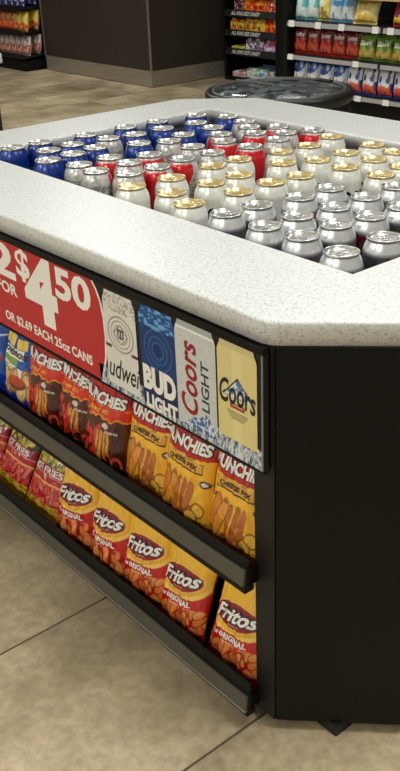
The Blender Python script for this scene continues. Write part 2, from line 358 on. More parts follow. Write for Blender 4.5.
# ------------------------------------------------------------------ price sign (flat printed board hung under the counter edge)
def make_sign():
    root = thing('price_sign', 'long red and black price board for tall beer cans under the counter edge', 'sign', (-1.58, .848, .668))
    ox, oy, oz_ = root.location
    b = MB(); black = rgb(22, 21, 20)
    b.box((-2.26 - ox, 0, .565 - oz_), (-.9035 - ox, .010, .7675 - oz_), black)
    yl = [0]
    def Pm(x, z, k): return np.stack([np.asarray(x) - ox, np.full(np.shape(x), -.00035 * k), np.asarray(z) - oz_], -1)
    def poly(pts, col, k):
        x = np.array([p[0] for p in pts]); z = np.array([p[1] for p in pts])
        b.add(Pm(x, z, k), [tuple(range(len(pts)))], col)
    def text(s, x0, x1, z0, z1, col, k, shear=0, bold=0, rot=False, space=1., zslope=0., arch=0.):
        V, F = glyphs(s, shear, bold, space, 0)
        if rot: x = x0 + (1 - V[:, 1]) * (x1 - x0); z = z0 + V[:, 0] * (z1 - z0)
        else:
            x = x0 + V[:, 0] * (x1 - x0); z = z0 + V[:, 1] * (z1 - z0) + zslope * V[:, 0] + arch * (1 - (2 * V[:, 0] - 1) ** 2)
        b.add(Pm(x, z, k), F, col)
    def grid(x0, x1, z0, z1, nu, nv, wfn, cfn, k):
        u = np.linspace(-1, 1, nu); v = np.linspace(0, 1, nv); U, V = np.meshgrid(u, v)
        W = wfn(V); x = (x0 + x1) / 2 + U * W * (x1 - x0) / 2; z = z0 + V * (z1 - z0)
        f = [(j * nu + i, j * nu + i + 1, (j + 1) * nu + i + 1, (j + 1) * nu + i) for j in range(nv - 1) for i in range(nu - 1)]
        b.add(Pm(x, z, k).reshape(-1, 3), f, cfn(U, V).reshape(-1, 3))
    red = rgb(188, 46, 48); cream = rgb(240, 236, 228)
    arc = [(-1.362, .768), (-1.349, .752), (-1.338, .73), (-1.332, .70), (-1.331, .66), (-1.336, .62), (-1.346, .59), (-1.357, .567)]
    poly([(-2.25, .568)] + [(x + .006, z) for x, z in arc[::-1]] + [(-2.25, .7675)], cream, 1)
    poly([(-2.25, .566)] + [(x, z) for x, z in arc[::-1]] + [(-2.25, .7675)], red, 2)
    text('2', -1.752, -1.647, .688, .764, cream, 3, 0, .035)
    text('FOR', -1.736, -1.650, .651, .677, cream, 3, 0, .03)
    text('$', -1.640, -1.586, .696, .7655, cream, 3, 0, .025)
    text('4', -1.615, -1.489, .621, .7665, cream, 3, 0, .05)
    text('50', -1.491, -1.366, .697, .764, cream, 3, 0, .035)
    text('OR $2.69 EACH 25oz CANS', -1.716, -1.380, .583, .608, cream, 3, 0, .03)
    # ice along the bottom edge
    def ice(U, V):
        n = vnoise(U * 90, V * 5, 3) * .6 + vnoise(U * 200, V * 9, 4) * .4
        c = np.zeros(U.shape + (3,)) + rgb(120, 128, 140)
        c = mixc(c, sstep(.45, .55, n), rgb(214, 218, 222)); c = mixc(c, sstep(.38, .30, n), rgb(44, 52, 66)); return c
    grid(-1.357, -.905, .562, .602, 220, 10, lambda V: np.ones_like(V), ice, 2)
    canw = lambda V: np.where(V > .88, 1 - .16 * sstep(.88, 1, V), np.where(V > .86, 1, 1))
    # silver lager can
    def c1(U, V):
        c = np.zeros(U.shape + (3,)) + rgb(222, 219, 211)
        c = mixc(c, (V > .8) * (vnoise(U * 14, V * 60, 5) > .6), rgb(170, 164, 154)); c = mixc(c, (V > .8) * (np.abs(np.sin(V * 95)) < .3), rgb(150, 144, 134))
        for r, cc in ((.80, (120, 114, 104)), (.74, (228, 224, 216)), (.62, (140, 134, 124)), (.57, (222, 218, 210)), (.42, (128, 122, 112)), (.38, (220, 216, 208)), (.2, (40, 38, 36)), (.12, (220, 216, 208))):
            c = mixc(c, ell(U, V, 0, .58, r, r * .235, 0, .03), rgb(*cc))
        c = mixc(c, (np.abs(V - .42 - .0 * U) < .016) * (np.abs(U) > .62), rgb(104, 26, 30))
        c = mixc(c, (np.abs(U) * .9 + np.abs(V - .58) * 4 < .42) * (np.abs(U) * .9 + np.abs(V - .58) * 4 > .37), rgb(120, 114, 104)); c = mixc(c, (np.abs(U) < .2) * (np.abs(V - .585) < .045), rgb(52, 48, 46)); c = mixc(c, (np.abs(U) < .14) * (np.abs(V - .585) < .03) * (np.abs(np.sin(U * 24)) > .5), rgb(214, 210, 202))
        return c
    grid(-1.327, -1.228, .575, .762, 50, 90, canw, c1, 3)
    text('udwei', -1.322, -1.226, .590, .632, rgb(24, 22, 24), 4, .35, .006)
    # blue can
    def c2(U, V):
        c = np.zeros(U.shape + (3,)) + rgb(18, 56, 112)
        c = mixc(c, (V < .38) * .9, rgb(26, 34, 78)); c = mixc(c, V > .80, rgb(26, 78, 146)); c = mixc(c, (vnoise(U * 5, V * 60, 8) > .6) * (V > .8), rgb(112, 168, 214))
        for r, cc in ((.78, (54, 104, 160)), (.74, (18, 56, 112)), (.55, (50, 100, 156)), (.5, (18, 58, 116)), (.34, (54, 104, 160)), (.29, (16, 50, 104))):
            c = mixc(c, ell(U, V, 0, .60, r, r * .26, 0, .03), rgb(*cc))
        return c
    grid(-1.217, -1.117, .575, .764, 50, 90, canw, c2, 3)
    text('BUD', -1.214, -1.121, .603, .652, cream, 4, 0, .06)
    text('LIGHT', -1.208, -1.119, .567, .597, cream, 4, 0, .05)
    # white light-beer can
    def c3(U, V):
        c = np.zeros(U.shape + (3,)) + rgb(206, 208, 204)
        c = mixc(c, (vnoise(U * 40, V * 90, 12) > .66), rgb(192, 194, 190)); c = mixc(c, V > .93, rgb(170, 172, 170)); c = mixc(c, np.abs(V - .925) < .008, rgb(236, 236, 232))
        mt = np.maximum(.20 - np.abs(U - .45) * .22, .13 - np.abs(U + .1) * .2)
        c = mixc(c, V < mt, rgb(60, 98, 156)); c = mixc(c, (V < mt) * (vnoise(U * 18, V * 40, 14) > .55), rgb(222, 228, 234)); return c
    grid(-1.117, -1.014, .575, .769, 50, 90, canw, c3, 3)
    text('Coors', -1.106, -1.062, .600, .735, rgb(150, 28, 38), 4, .2, .022, rot=True)
    text('LIGHT', -1.052, -1.032, .618, .710, rgb(60, 62, 64), 4, .05, .02, rot=True)
    # pale gold banquet can
    def c4(U, V):
        c = np.zeros(U.shape + (3,)) + rgb(222, 206, 140)
        c = mixc(c, (np.abs(U) < .25) * .35, rgb(238, 228, 178)); c = mixc(c, V > .94, rgb(206, 192, 140))
        mt = .66 - np.abs(U - .05) * .26
        inside = (V < mt) * (V > .46)
        c = mixc(c, inside, rgb(86, 124, 172)); c = mixc(c, inside * (vnoise(U * 12, V * 50, 21) > .5), rgb(226, 226, 214)); c = mixc(c, (np.abs(V - mt) < .012) * (V > .46), rgb(40, 50, 74))
        c = mixc(c, (np.abs(U) < .36) * (np.abs(V - .375) < .028), rgb(150, 34, 34)); c = mixc(c, (np.abs(U) < .28) * (np.abs(V - .375) < .012), rgb(206, 150, 110))
        for k in range(4): c = mixc(c, (np.abs(V - .30 + .022 * k) < .004) * (np.abs(U) < .55 - .08 * k), rgb(120, 108, 70))
        return c
    grid(-1.010, -.918, .595, .766, 50, 90, canw, c4, 3)
    text('Coors', -1.006, -.921, .656, .700, rgb(32, 34, 38), 4, .12, .02, arch=.004)
    b.build('board', M['sign'], root)
    f = MB(); f.box((-2.26 - ox, -.002, .768 - oz_), (-.9035 - ox, .010, .7785 - oz_)); f.box((-2.26 - ox, -.002, .560 - oz_), (-.9035 - ox, .010, .5645 - oz_)); f.build('holder_rail', M['jet'], root)
    MB().box((-.9075 - ox, -.0022, .566 - oz_), (-.9045 - ox, -.0004, .767 - oz_)).build('edge_strip', M['strip'], root)
make_sign()

# ------------------------------------------------------------------ snack bags
def bag_mesh(root, w, h, t, paint, back, texts=(), seed=0, nu=84, nv=124, seal=.022, crease=.0029, topcol=None, botcol=None, bulge=.38):
    """Pillow pouch standing on its bottom seal; local front = -y. One mesh for the pouch, one per crimped seal."""
    rs = np.random.RandomState(seed)
    ph = rs.rand(8) * 6.28
    b0, b1 = seal, h - seal
    def S(u, v, side=-1, off=0.):
        """u in -1..1, v in 0..1 over the pouch between the seals"""
        u = np.asarray(u, float); v = np.asarray(v, float)
        e = np.clip(1 - np.abs(u) ** 2.6, 0, 1) ** .62
        p = np.clip(np.sin(PI * np.clip(v, 0, 1) ** .88), 0, 1) ** bulge
        th = t / 2 * e * (p * .96 + .04)
        ends = np.exp(-v / .16) + np.exp(-(1 - v) / .16)
        wr = crease * (np.sin(u * 11 + ph[0] + 2 * v) * ends * 1.5 + np.sin(u * 23 + ph[1] - 5 * v) * ends * .8
              + (vnoise(u * 3.1 + seed, v * 4.3, seed + 1) - .5) * 2.4 + (np.abs(vnoise(u * 4 + v * 5, v * 7 - u * 3, seed + 2) - .5)) * 2.2
              + np.abs(vnoise(u * 7 - v * 3, v * 12 + u * 4, seed + 5) - .5) * 1.3) * e
        narrow = 1 - .075 * np.sin(PI * v) ** .8 + .012 * np.sin(v * 17 + ph[3]) * np.sign(u + 1e-9)
        x = w / 2 * u * narrow
        y = side * (th + wr + off)
        z = b0 + (b1 - b0) * v
        return np.stack([x, y, z], -1)
    mb = MB()
    u = np.linspace(-1, 1, nu); v = np.linspace(0, 1, nv); U, V = np.meshgrid(u, v)
    f = [(j * nu + i, j * nu + i + 1, (j + 1) * nu + i + 1, (j + 1) * nu + i) for j in range(nv - 1) for i in range(nu - 1)]
    mb.add(S(U, V).reshape(-1, 3), f, paint(U, V).reshape(-1, 3), 0, True)
    n2, m2 = 22, 30
    u = np.linspace(-1, 1, n2); v = np.linspace(0, 1, m2); U2, V2 = np.meshgrid(u, v)
    f = [(j * n2 + i, (j + 1) * n2 + i, (j + 1) * n2 + i + 1, j * n2 + i + 1) for j in range(m2 - 1) for i in range(n2 - 1)]
    mb.add(S(U2, V2, 1).reshape(-1, 3), f, back, 0, True)
    for tx in texts:
        s, u0, u1, v0, v1, col = tx[:6]; o = tx[6] if len(tx) > 6 else {}
        G, F = glyphs(s, o.get('shear', 0), o.get('bold', 0), o.get('space', 1), 5)
        gu = u0 + G[:, 0] * (u1 - u0); gv = v0 + G[:, 1] * (v1 - v0) + o.get('slope', 0) * G[:, 0] + o.get('arch', 0) * (1 - (2 * G[:, 0] - 1) ** 2)
        gv = gv + o.get('wave', 0) * np.sin(np.floor(G[:, 0] * len(s)) * 2.1)
        mb.add(S(gu, gv, -1, .0011 + .0004 * o.get('k', 0)), F, col, 0, True)
    mb.build('pouch', M['foil'], root)
    for nm, z0, z1, col, vv in (('bottom_seal', 0, b0, botcol, 0.), ('top_seal', b1, h, topcol, 1.)):
        k = 40; us = np.linspace(-1, 1, k); zs = np.linspace(z0, z1, 7); sm = MB()
        for side in (-1, 1):
            P = []
            for zi, z in enumerate(zs):
                near = (z - z0) / (z1 - z0); near = near if vv == 0 else 1 - near
                y = side * .0007 + .0006 * np.sin(z * 1700) * (1 - near) + S(us, np.full(k, vv), -1)[:, 1] * 0 + side * near ** 2 * t / 2 * .04 * np.clip(1 - np.abs(us) ** 2.6, 0, 1) ** .62
                zz = np.full(k, z)
                if (zi == 0 and vv == 0) or (zi == 6 and vv == 1): zz = zz + (.0014 * ((np.arange(k) % 2) * (1 if vv == 0 else -1)))
                P.append(np.stack([w / 2 * us, y, zz], -1))
            P = np.array(P).reshape(-1, 3)
            ff = [(j * k + i, j * k + i + 1, (j + 1) * k + i + 1, (j + 1) * k + i) for j in range(6) for i in range(k - 1)]
            if side == 1: ff = [q[::-1] for q in ff]
            sm.add(P, ff, col if col is not None else back, 0, True)
        sm.build(nm, M['foil'], root)

def scatter_chips(c, U, V, region, n, cols, outline, seed, rmin, rmax, asp=.62, stretch=.62):
    r = np.random.RandomState(seed)
    for k in range(n):
        cu = -1 + 2 * r.rand(); cv = region[0] + (region[1] - region[0]) * r.rand(); a = r.rand() * PI; q = rmin + (rmax - rmin) * r.rand()
        Us, Vs = U, V * 1.6
        c = mixc(c, ell(Us, Vs, cu, cv * 1.6, q * 1.22, q * 1.22 * asp, a, .1), outline)
        col = np.asarray(cols[r.randint(len(cols))])
        c = mixc(c, ell(Us, Vs, cu, cv * 1.6, q, q * asp, a, .1), col)
        c = mixc(c, ell(Us, Vs, cu + .03, cv * 1.6 + .02, q * .45, q * asp * .35, a, .3) * .5, np.minimum(col * 1.5, 1))
    return c
white = rgb(240, 236, 230)

# --- corn chip bag : yellow top, red oval, chips below
def p_fritos(sd):
    def f(U, V):
        V = V - .05 * U + .075
        yellow = rgb(240, 184, 52); red = rgb(196, 22, 28)
        c = np.zeros(U.shape + (3,)) + red
        c = mixc(c, (vnoise(U * 6, V * 9, sd) > .55) * .5, rgb(160, 14, 22))
        c = scatter_chips(c, U, V, (.05, .29), 30, [rgb(226, 130, 64), rgb(214, 112, 52), rgb(236, 152, 84)], rgb(170, 24, 22), 3 + sd, .12, .24, .45)
        top = .52 - .05 * (1 - U * U)
        c = mixc(c, sstep(top - .004, top + .004, V), yellow)
        c = mixc(c, (sstep(.9, 1., V)) * .5, rgb(226, 166, 44))
        # gold swoosh round the badge
        c = mixc(c, ell(U, V, 0, .535, 1.0, .165, .0, .03), rgb(250, 206, 104))
        c = mixc(c, ell(U, V, 0, .570, .96, .155, .0, .03), rgb(238, 178, 52))
        c = mixc(c, ell(U, V, 0, .580, .88, .128, .0, .03), rgb(250, 206, 104)); c = mixc(c, ell(U, V, 0, .580, .84, .120, .0, .03), rgb(150, 16, 26)); c = mixc(c, ell(U, V, .02, .585, .7, .09, .0, .06), rgb(112, 14, 36))
        c = mixc(c, (V > .31) * (V < .40) * (np.abs(U) < .8), red)
        return c
    return f
T_fritos = [('Fritos', -.80, .82, .383, .537, rgb(40, 18, 52), {'shear': .3, 'bold': .075, 'slope': .11, 'k': 0}),
            ('Fritos', -.77, .79, .391, .529, white, {'shear': .3, 'bold': .03, 'slope': .11, 'k': 1.4}),
            ('BRAND', -.16, .26, .399, .415, rgb(236, 190, 150), {'k': 1, 'slope': .03}),
            ('The', -.76, -.52, .218, .270, white, {'shear': .2, 'bold': .03, 'slope': .012}), ('ORIGINAL', -.46, .58, .225, .288, white, {'bold': .04, 'slope': .052}),
            ('CORN CHIPS', -.34, .2, .195, .212, white, {'slope': .027})]
# --- snack-mix bags
def p_mix(kind, sd):
    def f(U, V):
        V = V + .055
        if kind == 'hot':
            c = np.zeros(U.shape + (3,)) + rgb(84, 28, 20)
            c = mixc(c, (vnoise(U * 5, V * 6, sd) > .5) * .5, rgb(54, 18, 16))
            z = .565 + .012 * np.sin(U * 19) + .014 * np.sin(U * 8 + 1)
            c = mixc(c, V > z, rgb(214, 44, 24)); c = mixc(c, np.abs(V - z - .004) < .009, rgb(240, 148, 44))
            z2 = .70 + .010 * np.sin(U * 23 + 2); c = mixc(c, np.abs(V - z2) < .010, rgb(236, 120, 34))
            c = mixc(c, V > .74, rgb(178, 22, 24)); c = mixc(c, (V > .70) * (vnoise(U * 4, V * 20, sd + 3) > .62) * .5, rgb(140, 14, 20))
            r = np.random.RandomState(11 + 0 * sd)
            for k in range(12):   # red sticks
                cu = -.9 + .9 * r.rand(); cv = .08 + .34 * r.rand(); a = .6 + .9 * r.rand(); ln = .28
                d = (ln * math.cos(a), ln * .6 * math.sin(a))
                c = mixc(c, capsule(U, V * 1.6, (cu, cv * 1.6), (cu + d[0], cv * 1.6 + d[1]), .085), rgb(150, 22, 22)); c = mixc(c, capsule(U, V * 1.6, (cu, cv * 1.6), (cu + d[0], cv * 1.6 + d[1]), .065), rgb(218, 58, 46))
            for k in range(4):    # golden sticks
                cu = -.05 + .15 * k
                c = mixc(c, capsule(U, V * 1.6, (cu, .12 * 1.6), (cu + .09, .40 * 1.6), .07), rgb(110, 50, 20)); c = mixc(c, capsule(U, V * 1.6, (cu, .12 * 1.6), (cu + .09, .40 * 1.6), .05), rgb(216, 146, 66))
            for cu, cv in ((.42, .12), (.74, .10)):
                c = mixc(c, ell(U, V, cu, cv, .17, .085), rgb(206, 84, 46)); c = mixc(c, ell(U, V, cu, cv, .10, .05), rgb(70, 24, 18))
            c = mixc(c, ell(U, V, .35, .49, .14, .03), rgb(212, 206, 196))
            c = mixc(c, (np.abs(V - .44) < .012) * (U > .35) * (U < .8) * (vnoise(U * 30, V * 60, 2) > .4), rgb(206, 196, 186))
        else:
            c = np.zeros(U.shape + (3,)) + rgb(244, 182, 48)
            c = mixc(c, (V < .5) * (vnoise(U * 4, V * 6, sd) > .55) * .5, rgb(236, 160, 40))
            z = .665 + .03 * U * U
            c = mixc(c, V > z, rgb(188, 24, 26)); c = mixc(c, (V > z) * (V < z + .06) * (vnoise(U * 14, V * 20, sd) > .5), rgb(160, 14, 20))
            r = np.random.RandomState(5)
            c = scatter_chips(c, U, V, (-.02, .13), 22, [rgb(240, 190, 70), rgb(226, 160, 60), rgb(178, 92, 44)], rgb(150, 84, 30), 6, .10, .19, .7)
            for (a, b2, rr, cc) in (((-.62, .20), (-.2, .62), .13, (226, 146, 50)), ((-.75, .35), (-.5, .66), .12, (214, 130, 48)), ((-.12, .18), (.05, .66), .07, (186, 104, 50)), ((.12, .2), (.3, .68), .07, (178, 96, 46)), ((.34, .22), (.5, .66), .07, (190, 110, 56))):
                c = mixc(c, capsule(U, V * 1.6, a, b2, rr * 1.25), rgb(140, 66, 24)); c = mixc(c, capsule(U, V * 1.6, a, b2, rr), rgb(*cc))
            for cu, cv in ((.72, .2), (.5, .12)):
                c = mixc(c, ell(U, V, cu, cv, .2, .075), rgb(150, 84, 30)); c = mixc(c, ell(U, V, cu, cv, .16, .058), rgb(240, 186, 74))
            c = mixc(c, ell(U, V, .86, .47, .13, .035), rgb(40, 44, 60)); c = mixc(c, ell(U, V, .86, .47, .08, .018), rgb(214, 210, 200))
            c = mixc(c, (np.abs(V - .47) < .02) * (U < -.6) * (vnoise(U * 20, V * 40, 5) > .45), rgb(60, 60, 40)); c = mixc(c, (np.abs(V - .45) < .012) * (np.abs(U + .1) < .3) * (vnoise(U * 22, V * 40, 6) > .5), rgb(96, 88, 40))
            zr = .595 + .02 * (1 - U * U)
            rb = (np.abs(V - zr) < .043) * (np.abs(U - .05) < .72)
            c = mixc(c, (np.abs(V - zr + .006) < .052) * (np.abs(U - .05) < .74), rgb(70, 40, 16)); c = mixc(c, rb, rgb(226, 166, 66))
        return c
    return f
def T_mix(kind):
    t = [('MUNCHIES', -.96, .96, .672, .808, rgb(70, 14, 18), {'bold': .09, 'slope': .0, 'arch': -.012, 'shear': .12}), ('MUNCHIES', -.93, .93, .68, .80, white, {'bold': .045, 'slope': .0, 'arch': -.012, 'shear': .12, 'k': 1.3})]
    if kind == 'hot': t = [x[:6] + (dict(x[6], slope=-.035),) for x in t]; t += [("FLAMIN' HOT", -.45, .5, .56, .605, rgb(250, 190, 70), {'bold': .02, 'shear': .15}), ('SNACK MIX', -.3, .3, .525, .545, rgb(250, 190, 70), {})]
    else: t += [('CHEESE FIX', -.54, .64, .520, .567, rgb(44, 30, 18), {'bold': .03, 'arch': .018, 'k': 1})]
    return t
# --- blue tortilla chip bag
def p_blue(plain):
    def f(U, V):
        c = np.zeros(U.shape + (3,)) + rgb(24, 74, 168)
        c = mixc(c, (vnoise(U * 3, V * 5, 31) > .55) * .6, rgb(40, 104, 190)); c = mixc(c, V < .16, rgb(18, 60, 170))
        if plain:
            c = mixc(c, ell(U, V, .55, .36, .35, .08), rgb(176, 60, 50)); c = mixc(c, (np.abs(V - .55 - .1 * U) < .012), rgb(190, 210, 236)); return c
        c = mixc(c, ell(U, V, -.1, .83, .22, .08), rgb(222, 190, 90)); c = mixc(c, ell(U, V, -.2, .90, .1, .04), rgb(198, 160, 80))
        for cu in (-.62, -.1, .55): c = mixc(c, (np.abs(U - cu) < .24) * (np.abs(V - .715 + .02 * cu) < .06), rgb(238, 206, 88))
        c = mixc(c, (np.abs(V - .58) < .055) * (U < .7), rgb(238, 236, 226)); c = mixc(c, (np.abs(U + .1) < .5) * (np.abs(V - .48) < .045), rgb(128, 160, 82))
        c = mixc(c, (np.abs(V - .385 + .03 * U) < .055) * (np.abs(U + .05) < .8), rgb(236, 234, 226))
        c = mixc(c, (np.abs(V - .385 + .03 * U) < .03) * (np.abs(U + .1) < .55) * (vnoise(U * 16, V * 50, 4) > .55), rgb(80, 90, 90))
        c = scatter_chips(c, U, V, (.16, .30), 16, [rgb(232, 196, 136), rgb(222, 176, 112)], rgb(150, 100, 60), 9, .14, .24, .75)
        c = mixc(c, ell(U, V, .35, .25, .48, .085), rgb(130, 60, 40)); c = mixc(c, ell(U, V, .35, .27, .42, .06), rgb(196, 70, 44)); return c
    return f
T_blue = [('Tostitos', -.86, .86, .575, .665, rgb(22, 26, 40), {'shear': .2, 'bold': .03, 'slope': -.04})]
# --- red fries bag with clear yellow top
def p_fries(sd):
    def f(U, V):
        c = np.zeros(U.shape + (3,)) + rgb(196, 40, 40)
        r = np.random.RandomState(sd)
        for k in range(46):
            cu = -1.1 + 2.2 * r.rand(); cv = .09 + .26 * r.rand(); a = r.rand() * PI; d = (.28 * math.cos(a), .28 * math.sin(a))
            p = (cu, cv * 1.6); q = (cu + d[0], cv * 1.6 + d[1])
            m = (V < .36)
            c = mixc(c, capsule(U, V * 1.6, p, q, .075) * m, rgb(150, 26, 30)); c = mixc(c, capsule(U, V * 1.6, p, q, .05) * m, rgb(*[(224, 86, 76), (208, 60, 56), (232, 110, 96)][k % 3]))
        c = mixc(c, V < .10, rgb(226, 176, 50)); c = mixc(c, (V < .10) * (vnoise(U * 9, V * 30, 2) > .6), rgb(170, 120, 30))
        c = mixc(c, V > .36, rgb(176, 26, 26)); c = mixc(c, np.abs(V - .365) < .010, rgb(242, 168, 96))
        c = mixc(c, V > .46, rgb(140, 22, 34)); c = mixc(c, np.abs(V - .46) < .007, rgb(214, 130, 130)); c = mixc(c, np.abs(V - .585) < .007, rgb(214, 150, 140))
        c = mixc(c, V > .585, rgb(150, 136, 62)); c = mixc(c, (V > .585) * (vnoise(U * 7, V * 13, sd) > .52), rgb(206, 176, 60)); c = mixc(c, (V > .585) * (vnoise(U * 9, V * 15, sd + 7) > .62), rgb(60, 62, 40))
        return c
    return f
T_fries = [('FRIES', -.1, .8, .478, .565, rgb(240, 214, 206), {'bold': .03}), ('HOT', -.75, -.25, .478, .565, rgb(240, 214, 206), {'bold': .03})]

BAGS = {}
def bag_proto(key, name, w, h, t, paint, back, texts, seed, **k):
    if key in BAGS: return None
    r = bpy.data.objects.new(name, None); C.objects.link(r); r.empty_display_size = .03
    bag_mesh(r, w, h, t, paint, back, texts, seed, **k); BAGS[key] = [r, False]; return r
bag_proto('fr1', 'corn_chip_bag', .148, .262, .060, p_fritos(1), rgb(200, 40, 34), T_fritos, 1, topcol=rgb(236, 176, 50), botcol=rgb(190, 30, 28))
bag_proto('fr2', 'corn_chip_bag', .148, .262, .060, p_fritos(2), rgb(200, 40, 34), T_fritos, 4, crease=.0038, topcol=rgb(236, 176, 50), botcol=rgb(190, 30, 28))
bag_proto('hot1', 'snack_mix_bag', .143, .245, .058, p_mix('hot', 3), rgb(170, 26, 24), T_mix('hot'), 11, topcol=rgb(176, 20, 24), botcol=rgb(80, 26, 20))
bag_proto('hot2', 'snack_mix_bag', .143, .245, .058, p_mix('hot', 5), rgb(170, 26, 24), T_mix('hot'), 13, crease=.0044, topcol=rgb(176, 20, 24), botcol=rgb(80, 26, 20))
bag_proto('ch1', 'snack_mix_bag', .143, .25, .056, p_mix('cheese', 3), rgb(236, 170, 44), T_mix('cheese'), 21, topcol=rgb(184, 22, 26), botcol=rgb(190, 110, 44))
bag_proto('ch2', 'snack_mix_bag', .143, .25, .056, p_mix('cheese', 6), rgb(236, 170, 44), T_mix('cheese'), 23, topcol=rgb(184, 22, 26), botcol=rgb(190, 110, 44))
bag_proto('blue', 'tortilla_chip_bag', .124, .25, .056, p_blue(False), rgb(24, 74, 168), T_blue, 31, topcol=rgb(60, 116, 190), botcol=rgb(18, 60, 170))
bag_proto('navy', 'chip_bag', .145, .25, .06, p_blue(True), rgb(24, 60, 150), (), 33, topcol=rgb(30, 70, 160), botcol=rgb(18, 50, 140))
bag_proto('fry', 'hot_fries_bag', .150, .235, .05, p_fries(5), rgb(176, 34, 34), T_fries, 41, topcol=rgb(190, 170, 80), botcol=rgb(226, 176, 50))
bag_proto('fry2', 'hot_fries_bag', .150, .235, .05, p_fries(8), rgb(176, 34, 34), T_fries, 43, topcol=rgb(190, 170, 80), botcol=rgb(226, 176, 50))
def put(key, loc, lean, yaw, label, cat, group, roll=0.):
    r, used = BAGS[key]
    e = (Matrix.Rotation(yaw, 3, 'Z') @ Matrix.Rotation(-lean, 3, 'X') @ Matrix.Rotation(roll, 3, 'Y')).to_euler()
    if not used:
        BAGS[key][1] = True; r.location = loc; r.rotation_euler = e; tag(r, label, cat, group); return r
    o = dup(r, loc, e, label, group); o['category'] = cat; return o
R = math.radians
S2, S1 = .3322, .0452
gU, gL = 'snack bags on the upper island shelf', 'snack bags on the lower island shelf'
put('navy', (-1.915, .879, S2), R(13), R(2), 'plain dark blue chip bag at the picture edge beside the blue bag with yellow squares', 'chip bag', gU)
put('blue', (-1.772, .874, S2), R(13), R(-3), 'blue tortilla chip bag with yellow squares and a white name band', 'chip bag', gU)
put('hot1', (-1.653, .873, S2), R(13), R(2), 'red snack mix bag right beside the blue tortilla chip bag', 'snack mix bag', gU)
put('hot2', (-1.532, .879, S2), R(13), R(-3), 'middle of the three red and brown snack mix bags', 'snack mix bag', gU)
put('hot1', (-1.408, .866, S2), R(13), R(3), 'red and brown snack mix bag overlapping its neighbour, next to the yellow ones', 'snack mix bag', gU)
put('ch1', (-1.272, .877, S2), R(13), R(3), 'yellow cheese snack mix bag next to the red and brown ones', 'snack mix bag', gU)
put('ch2', (-1.147, .867, S2), R(13), R(-2), 'middle of the three yellow cheese snack mix bags', 'snack mix bag', gU)
put('ch1', (-1.012, .873, S2), R(13), R(2), 'yellow cheese snack mix bag cut off by the dark corner post', 'snack mix bag', gU)
put('fry', (-2.045, .876, S1), R(30), R(3), 'red hot fries bag cut off by the left picture edge, lower shelf', 'chip bag', gL)
put('fry2', (-1.892, .872, S1), R(30), R(-3), 'middle one of the three red hot fries bags, lower shelf', 'chip bag', gL)
put('fry', (-1.737, .870, S1), R(30), R(2), 'red hot fries bag touching the first yellow-topped corn chip bag', 'chip bag', gL)
put('fr2', (-1.578, .870, S1), R(17), R(4), 'crumpled yellow-topped corn chip bag next to the red fries bags', 'chip bag', gL)
put('fr2', (-1.442, .867, S1), R(17), R(-2), 'second corn chip bag along from the red fries bags', 'chip bag', gL)
put('fr1', (-1.312, .869, S1), R(17), R(2), 'third of the five front corn chip bags, in the middle', 'chip bag', gL)
put('fr1', (-1.180, .866, S1), R(17), R(-2), 'flat smooth corn chip bag before the gap, next to last one', 'chip bag', gL)
put('fr1', (-1.024, .869, S1), R(17), R(0), 'corn chip bag beside the dark corner post, after the gap', 'chip bag', gL, R(2.5))
put('fr2', (-1.10, .972, S1), R(17), R(0), 'shaded corn chip bag standing behind the gap between the last two', 'chip bag', gL)

